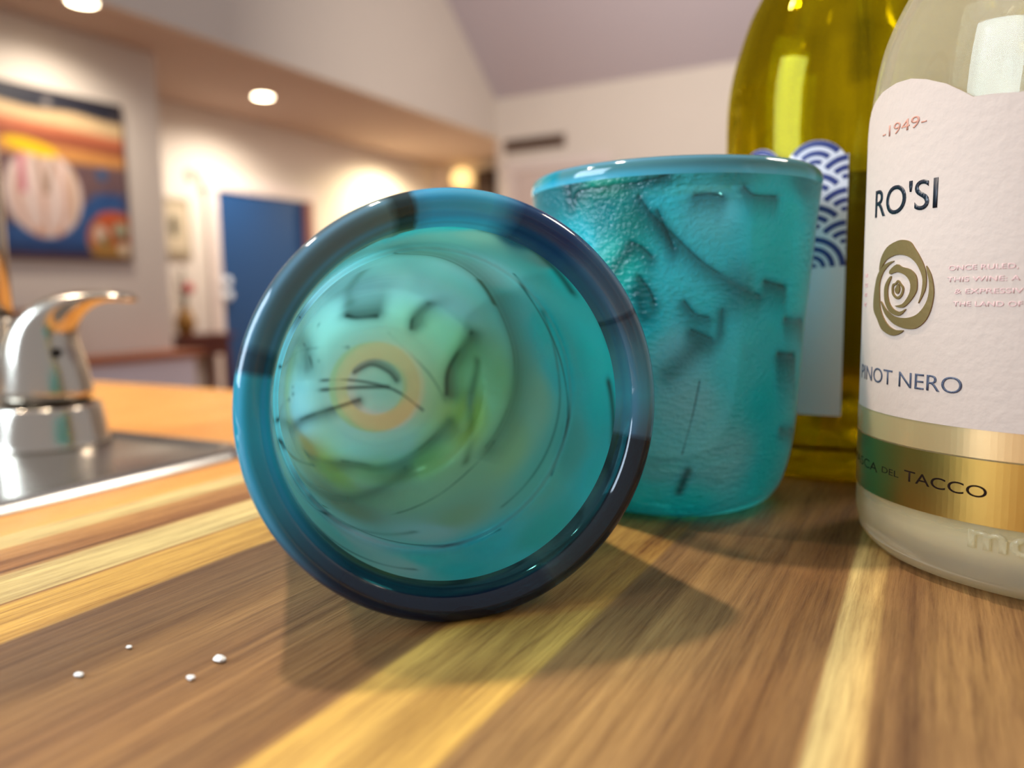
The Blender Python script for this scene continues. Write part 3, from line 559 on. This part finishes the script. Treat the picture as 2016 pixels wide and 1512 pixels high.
# ------------------------------------------------------------------ bottles
def real_glass(name, col, rough=0, ior=1.5, thru=.0):
    m = bpy.data.materials.new(name); m.use_nodes = True; nt = m.node_tree
    nt.nodes.remove(nt.nodes['Principled BSDF'])
    g = nt.nodes.new('ShaderNodeBsdfGlass'); g.inputs['Color'].default_value = (*lin(col), 1)
    g.inputs['Roughness'].default_value = rough; g.inputs['IOR'].default_value = ior
    t = nt.nodes.new('ShaderNodeBsdfTransparent'); t.inputs['Color'].default_value = (*lin(col), 1)
    x = nt.nodes.new('ShaderNodeMixShader'); x.inputs[0].default_value = thru
    nt.links.new(g.outputs[0], x.inputs[1]); nt.links.new(t.outputs[0], x.inputs[2])
    nt.links.new(x.outputs[0], nt.nodes['Material Output'].inputs[0])
    return m

def cyl_map(o, R, lift):
    """wraps a flat mesh (x = arc length, y = height, z = relief) onto a cylinder of radius R about the local z axis"""
    for v in o.data.vertices:
        s, z, h = v.co; a = s/R; r = R+lift+h
        v.co = (r*math.cos(a), r*math.sin(a), z)
    o.data.update()

def cut_grid(bm, step):
    xs = [v.co.x for v in bm.verts]; x = math.floor(min(xs)/step)*step+step
    while x < max(xs):
        bmesh.ops.bisect_plane(bm, geom=bm.verts[:]+bm.edges[:]+bm.faces[:], plane_co=(x, 0, 0), plane_no=(1, 0, 0)); x += step

def poly_sheet(name, rings, m, parent, R, lift, thick=0.0, step=.0012):
    """filled outline (with holes) in arc-length / height coordinates, wrapped onto the bottle"""
    bm = bmesh.new()
    es = []
    for ring in rings:
        vs = [bm.verts.new((x, y, 0)) for x, y in ring]
        es += [bm.edges.new((vs[i], vs[(i+1) % len(vs)])) for i in range(len(vs))]
    bmesh.ops.triangle_fill(bm, use_beauty=True, use_dissolve=False, edges=es)
    bmesh.ops.recalc_face_normals(bm, faces=bm.faces)
    cut_grid(bm, step)
    if thick:
        r = bmesh.ops.extrude_face_region(bm, geom=bm.faces[:])
        for g in r['geom']:
            if isinstance(g, bmesh.types.BMVert): g.co.z += thick
    me = bpy.data.meshes.new(name); bm.to_mesh(me); bm.free()
    o = link(name, me, m, parent); cyl_map(o, R, lift)
    for p in o.data.polygons: p.use_smooth = False
    return o

def letters(items, m, parent, R, lift, thick=.00008, name='lettering'):
    """items: (text, s0, s1, baseline, cap height, weight): text fitted between two arc positions"""
    bm = bmesh.new()
    for text, s0, s1, z, cap, wt in items:
        cu = bpy.data.curves.new('t', 'FONT'); cu.body = text; cu.size = 1; cu.offset = wt; cu.resolution_u = 6
        cu.extrude = 0.0; cu.space_character = 1.0
        o = bpy.data.objects.new('t', cu); COL.objects.link(o); bpy.context.view_layer.update()
        me = bpy.data.meshes.new_from_object(o.evaluated_get(bpy.context.evaluated_depsgraph_get()))
        bpy.data.objects.remove(o); bpy.data.curves.remove(cu)
        P = np.array([v.co[:] for v in me.vertices]); x0, x1 = P[:, 0].min(), P[:, 0].max(); cp = .727
        fx = (s1-s0)/(x1-x0); fy = cap/cp
        b2 = bmesh.new(); b2.from_mesh(me); bpy.data.meshes.remove(me)
        for v in b2.verts: v.co = ((v.co.x-x0)*fx+s0, v.co.y*fy+z, 0)
        tmp = bpy.data.meshes.new('t'); b2.to_mesh(tmp); b2.free(); bm.from_mesh(tmp); bpy.data.meshes.remove(tmp)
    bmesh.ops.dissolve_limit(bm, angle_limit=.001, verts=bm.verts, edges=bm.edges)
    bmesh.ops.triangulate(bm, faces=bm.faces)
    cut_grid(bm, .0006)
    for f in bm.faces:
        if f.normal.z < 0: f.normal_flip()
    if thick:
        r = bmesh.ops.extrude_face_region(bm, geom=bm.faces[:])
        for g in r['geom']:
            if isinstance(g, bmesh.types.BMVert): g.co.z += thick
    me = bpy.data.meshes.new(name); bm.to_mesh(me); bm.free()
    o = link(name, me, m, parent); cyl_map(o, R, lift)
    return o

PAPER = mat('textured_label_paper', (197, 173, 156), .75, bump=(520, .35, .0004))
PAPER2 = mat('smooth_label_paper', (224, 214, 216), .7)
INK = mat('black_ink', (24, 24, 34), .4); INKG = mat('grey_ink', (70, 72, 88), .5); INKP = mat('faded_pink_ink', (214, 170, 162), .7)
INKR = mat('copper_ink', (190, 128, 105), .5); BROWN = mat('dark_brown_ink', (30, 14, 5), .8, spec=.1)
GOLD = mat('gold_foil', (205, 160, 82), .34, metal=1, bump=(300, .05, .0005))
EMB = mat('embossed_bronze_foil', (140, 112, 66), .38, metal=.45, bump=(900, .25, .0003))
BLUE = mat('navy_print', (44, 52, 112), .5)
STRIP = mat('clear_gold_strip', (226, 186, 130), .25, metal=.55)

# --- pale wine bottle on the right
R0 = .0416
B = empty('wine_bottle', (.026, .2075, .92), 'clear glass wine bottle with a cream textured label and gold band, at the right edge', 'bottle')
def hazy(m, col, k):
    nt = m.node_tree; tr = nt.nodes.new('ShaderNodeBsdfTranslucent'); tr.inputs[0].default_value = (*col, 1); df = nt.nodes.new('ShaderNodeBsdfDiffuse'); df.inputs[0].default_value = (*col, 1)
    m1 = nt.nodes.new('ShaderNodeMixShader'); nt.links.new(tr.outputs[0], m1.inputs[1]); nt.links.new(df.outputs[0], m1.inputs[2])
    ms = nt.nodes.new('ShaderNodeMixShader'); ms.inputs[0].default_value = k; mo = nt.nodes['Material Output'].inputs[0]; sk = mo.links[0].from_socket
    nt.links.new(sk, ms.inputs[1]); nt.links.new(m1.outputs[0], ms.inputs[2]); nt.links.new(ms.outputs[0], mo); return m
clear = hazy(real_glass('clear_bottle_glass', (250, 249, 240), thru=.4), (.97, .86, .62), .13)
nt = clear.node_tree; tc = nt.nodes.new('ShaderNodeTexCoord'); sx = nt.nodes.new('ShaderNodeSeparateXYZ'); mr = nt.nodes.new('ShaderNodeMapRange')   # stippled foot; its pale haze stands in for light carried through the glass
for i, v in ((1, .011), (2, .0155), (3, .36), (4, .13)): mr.inputs[i].default_value = v
nt.links.new(tc.outputs['Object'], sx.inputs[0]); nt.links.new(sx.outputs[2], mr.inputs[0]); nt.links.new(mr.outputs[0], nt.nodes['Material Output'].inputs[0].links[0].from_node.inputs[0])
outp = [(0, .0040), (.012, .0035), (.028, .0010), (.034, .0000), (.0375, .0006), (.0400, .0028), (.0412, .0052), (.0410, .0066), (.0416, .0085), (R0, .012), (R0, .020), (R0, .050), (R0, .080), (R0, .0870), (.04155, .0930), (.0413, .0985), (.0405, .1060), (.0388, .1145), (.0355, .1225), (.0310, .1300), (.0250, .1385), (.0195, .1470), (.0160, .1560), (.0148, .1680), (.0145, .2300)]
inp = [(.0115, .2300), (.0118, .1680), (.0130, .1560), (.0165, .1470), (.0220, .1385), (.0280, .1300), (.0325, .1225), (.0358, .1145), (.0375, .1060), (.0383, .0985), (.03855, .0930), (.0386, .0870), (.0386, .080), (.0386, .050), (.0386, .020), (.0386, .014), (.0380, .0092), (.0350, .0058), (.028, .0062), (.015, .0130), (0, .0180)]
pr = np.vstack([smooth_prof(outp, 130), smooth_prof(inp, 110)])
lathe('bottle_glass', pr, 128, clear, B)
wine = real_glass('pale_gold_wine', (252, 230, 180), ior=1.34, thru=.4)
hazy(wine, (.98, .88, .58), .8)  # pale haze stands in for light passing through the wine
wp = smooth_prof([(0, .0182), (.015, .0132), (.028, .0064), (.0350, .0060), (.0379, .0094), (.0385, .0142)], 40)
wp = np.vstack([wp, [(.0385, .0862), (.0, .0862)]])
lathe('wine', wp, 96, wine, B)

mm = .001
lab = [(-123.4, 33.3), (-123.6, 90), (-123.5, 95), (-122.1, 98.0), (-119.9, 100.0), (-117.3, 101.2), (-112.6, 102.4), (-106.5, 102.8), (-101.8, 102.4), (-97.8, 101.2), (-93.2, 99.2), (-90.1, 97.2), (-87.7, 95.5),
       (-84.6, 95.3), (-80, 94.7), (-75, 94.7), (-71, 95.3), (-67.8, 95.5), (-65.5, 97.2), (-62.4, 99.2), (-57.8, 101.2), (-53.8, 102.4), (-49, 102.8), (-43, 102.4), (-38.5, 101.2), (-35.7, 100), (-33.5, 98), (-32.1, 95), (-32, 90), (-32.2, 33.3)]
L1 = poly_sheet('front_label', [[(x*mm, y*mm) for x, y in lab]], PAPER, B, R0, .00012, .00012)
# shift: outline anchored at the measured arc positions
letters([("RO'SI", -.1140, -.0939, .0760, .0061, .004)], INK, L1, R0, .00026)
letters([('PINOT NERO', -.1204, -.0871, .0398, .0034, -.004)], INKG, L1, R0, .00025)
letters([('-1949-', -.1114, -.0972, .0924, .0024, -.003)], INKR, L1, R0, .00025)
letters([('ONCE RULED,', -.0908, -.0786, .0636, .00098, .001), ('THIS WINE: A', -.0910, -.0782, .0614, .00098, .001), ('& EXPRESSIVE', -.0894, -.0766, .0591, .00098, .001), ('THE LAND OF', -.0896, -.0776, .0567, .00098, .001)], INKP, L1, R0, .00025)
letters([('INI', -.1198, -.1178, .0630, .0009, .0), ('ECE', -.1199, -.1175, .0608, .0009, .0), ('OUT', -.1199, -.1178, .0586, .0009, .0), ('ERZ', -.1200, -.1179, .0564, .0009, .0)], INKP, L1, R0, .00025)
PET = [
[(-110.25,64.21),(-109.8,66.78),(-107.54,69.05),(-104.46,70.1),(-102.16,70.33),(-100.01,69.78),(-98.75,68.49),(-97.14,66.45),(-95.94,64.3),(-95.49,62.2),(-95.71,59.82),(-97.2,57.27),(-96.57,59.23),(-96.35,61.93),(-97.19,64.05),(-98.6,65.77),(-100.67,66.94),(-103.34,67.39),(-105.78,67.05),(-107.92,66.21)],
[(-104.7,66.15),(-107.87,65.57),(-110.88,63.58),(-112.11,60.98),(-112.65,58.33),(-112.42,55.68),(-110.46,53.73),(-108.7,51.82),(-106.31,50.79),(-104.22,50.47),(-102.35,50.81),(-100.86,51.66),(-103.32,51.65),(-105.89,52.58),(-107.97,54.29),(-109.34,56.38),(-109.86,58.99),(-109.93,61.6),(-108.64,63.83),(-106.46,65.35)],
[(-95.6,64.75),(-94.47,63.07),(-93.78,60.68),(-93.67,58.61),(-94.2,55.94),(-95.3,53.82),(-97.12,52.41),(-99.02,52.04),(-101.54,52.26),(-104.38,53.11),(-107.44,55.12),(-109.12,57.69),(-106.64,55.77),(-103.98,54.55),(-101.22,54.23),(-98.77,54.51),(-96.92,55.4),(-95.38,57.3),(-94.75,59.51),(-94.9,61.9),(-95.35,63.4)],
[(-106.01,64.22),(-103.69,65.39),(-102.05,64.79),(-99.7,64.21),(-98.06,62.88),(-97.66,61.06),(-97.88,59.55),(-99.34,57.72),(-101.35,56.41),(-103.87,56.7),(-101.6,57.1),(-100.0,58.64),(-99.39,60.17),(-99.64,61.71),(-100.87,62.96),(-102.65,63.64),(-104.06,63.75),(-105.94,63.4)],
[(-105.6,63.0),(-106.79,62.18),(-107.82,60.6),(-107.64,58.02),(-106.39,56.1),(-104.5,54.98),(-102.13,54.75),(-100.41,56.1),(-102.18,55.5),(-104.07,55.97),(-105.55,57.07),(-106.47,58.98),(-106.44,60.9),(-105.5,62.5)],
[(-103.6,60.7),(-102.98,61.3),(-102.45,60.37),(-102.77,59.44),(-103.5,59.3),(-104.03,60.08)]]
def ring_smooth(P, k=4):
    P = [Vector((x, y)) for x, y in P]; n = len(P); out = []
    for i in range(n):
        a, b, c, d = P[i-1], P[i], P[(i+1) % n], P[(i+2) % n]
        for j in range(k):
            t = j/k; q = .5*((2*b)+(c-a)*t+(2*a-5*b+4*c-d)*t*t+(3*b-a-3*c+d)*t**3); out.append((q.x, q.y))
    return out
for i, p in enumerate(PET):
    pp = ring_smooth(p, 3)
    poly_sheet('rose_petal', [[(x*mm, y*mm) for x, y in pp]], EMB, L1, R0, .00022, .00030, .0005)
bud = ring_smooth([(-105.1,60.4),(-104.8,61.3),(-103.92,61.55),(-103.1,62.1),(-102.1,61.3),(-101.3,60.45),(-101.5,59.2),(-102.4,58.3),(-103.5,58.2),(-104.8,59.1)])
hole = [(-103.2+(x+103.2)*.74, 60.1+(y-60.1)*.74) for x, y in bud]
poly_sheet('rose_petal', [[(x*mm, y*mm) for x, y in bud], [(x*mm, y*mm) for x, y in hole]], EMB, L1, R0, .00022, .00030, .0005)

def strip(name, z0, z1, m, lift, s0=-.1315, s1=-.030):
    return poly_sheet(name, [[(s0, z0), (s0, z1), (s1, z1+.0012), (s1, z0+.0012)]], m, B, R0, lift, .00008)
bnd = strip('gold_band', .0143, .0269, GOLD, .0001)
letters([('TACCO', -.0993, -.0817, .0202, .0024, .004), ('DEL', -.1066, -.1009, .0203, .0014, .002), ('MASCA', -.1262, -.1084, .0197, .0021, .002)], BROWN, bnd, R0, .00018, 0)
clr = strip('clear_gold_strip', .0272, .0333, STRIP, .00006)
# raised lettering moulded into the glass near the base
letters([('mon', -.0845, -.068, .0104, .0052, .02)], clear, B, R0, -.00005, .0007, 'moulded_mark')

# --- olive green bottle behind
R2 = .0387
G = empty('wine_bottle', (-.0295, .292, .92), 'olive green wine bottle with a blue wave patterned white label, behind the upright tumbler', 'bottle')
olive = real_glass('olive_bottle_glass', (236, 230, 100), thru=.3)
outp = [(0, .0180), (.010, .0150), (.020, .0065), (.030, .0005), (.0335, .0000), (.0368, .0018), (.0385, .0060), (R2, .012), (R2, .018), (R2, .060), (R2, .100), (R2, .110), (.03865, .1180), (.0382, .1265), (.0367, .1352), (.0348, .1419), (.0315, .1518), (.0275, .1598), (.0230, .1690), (.0185, .1800), (.0155, .1930), (.0148, .2080), (.0145, .2700)]
inp = [(.0110, .2700), (.0113, .2080), (.0120, .1930), (.0150, .1800), (.0197, .1690), (.0243, .1598), (.0283, .1518), (.0315, .1419), (.0334, .1352), (.0348, .1265), (.03525, .1180), (.0353, .110), (.0353, .100), (.0353, .060), (.0353, .022), (.0353, .016), (.0345, .0115), (.0310, .0095), (.022, .0140), (.010, .0230), (0, .0255)]
pr = np.vstack([smooth_prof(outp, 110), smooth_prof(inp, 90)])
go = lathe('bottle_glass', pr, 110, olive, G)
rnd = random.Random(4)
for v in go.data.vertices:      # knurled foot of the bottle
    z = v.co.z; r = math.hypot(v.co.x, v.co.y)
    if z < .024 and r > .012: k = 1+rnd.uniform(-.007, .007); v.co.x *= k; v.co.y *= k
    if .002 < z < .012 and r > .036:
        k = 1+.012*math.sin(math.atan2(v.co.y, v.co.x)*46)*math.sin(z*2600); v.co.x *= k; v.co.y *= k
lp = np.vstack([smooth_prof([(0, .0257), (.010, .0232), (.022, .0142), (.0310, .0097), (.0345, .0117), (.0352, .0160)], 40), [(.0352, .0955), (0, .0955)]])
lathe('wine', lp, 96, real_glass('olive_wine', (240, 234, 170), ior=1.34, thru=.3), G)
RR = 9.5; LX0, LX1, LZ0 = -100.0, -55.6, 21.8
circ = []
for k in range(0, 7):
    z = 95.6-4.75*k
    for j in range(-1, 4):
        s = -64.9-19*j+(9.5 if k % 2 else 0)
        if LX0-9 < s < LX1+9: circ.append((k, s, z))
def top_at(s):
    best = -1
    for k, cx, cz in circ:
        if k <= 1 and abs(s-cx) < RR: best = max(best, cz+math.sqrt(RR*RR-(s-cx)**2))
    return best
ss = np.linspace(LX0, LX1, 120)
outl = [(LX0, LZ0)]+[(s, top_at(s)) for s in ss]+[(LX1, LZ0)]
L2 = poly_sheet('front_label', [[(x*mm, y*mm) for x, y in outl]], PAPER2, G, R2, .00012, .0001)
bm = bmesh.new()
for k, cx, cz in circ:
    for r0, r1 in ((9.4, 7.7), (6.5, 4.9), (3.9, 2.5), (1.4, .1)):
        prev = None
        for a in np.radians(np.arange(0, 181, 3)):
            rm = (r0+r1)/2; x, z = cx+rm*math.cos(a), cz+rm*math.sin(a)
            ok = LX0 < x < LX1-.05 and z > 67.2
            for k2, c2, z2 in circ:
                if k2 > k and math.hypot(x-c2, z-z2) < RR+1.1: ok = False
            cur = (bm.verts.new(((cx+r0*math.cos(a))*mm, (cz+r0*math.sin(a))*mm, 0)), bm.verts.new(((cx+r1*math.cos(a))*mm, (cz+r1*math.sin(a))*mm, 0))) if ok else None
            if prev and cur: bm.faces.new((prev[0], cur[0], cur[1], prev[1]))
            prev = cur
for v in [v for v in bm.verts if not v.link_faces]: bm.verts.remove(v)
for v in bm.verts: v.co.x = min(v.co.x, LX1*mm)
r = bmesh.ops.extrude_face_region(bm, geom=bm.faces[:])
for g_ in r['geom']:
    if isinstance(g_, bmesh.types.BMVert): g_.co.z += .00006
wv = from_bm('wave_pattern', bm, BLUE, L2); cyl_map(wv, R2, .00023)
# paper back label on the far side, seen through the green glass
poly_sheet('back_label', [[(s*mm, z*mm) for s, z in ((45, 26), (45, 112), (78, 112), (78, 26))]], PAPER2, G, R2, .00012, .0001)
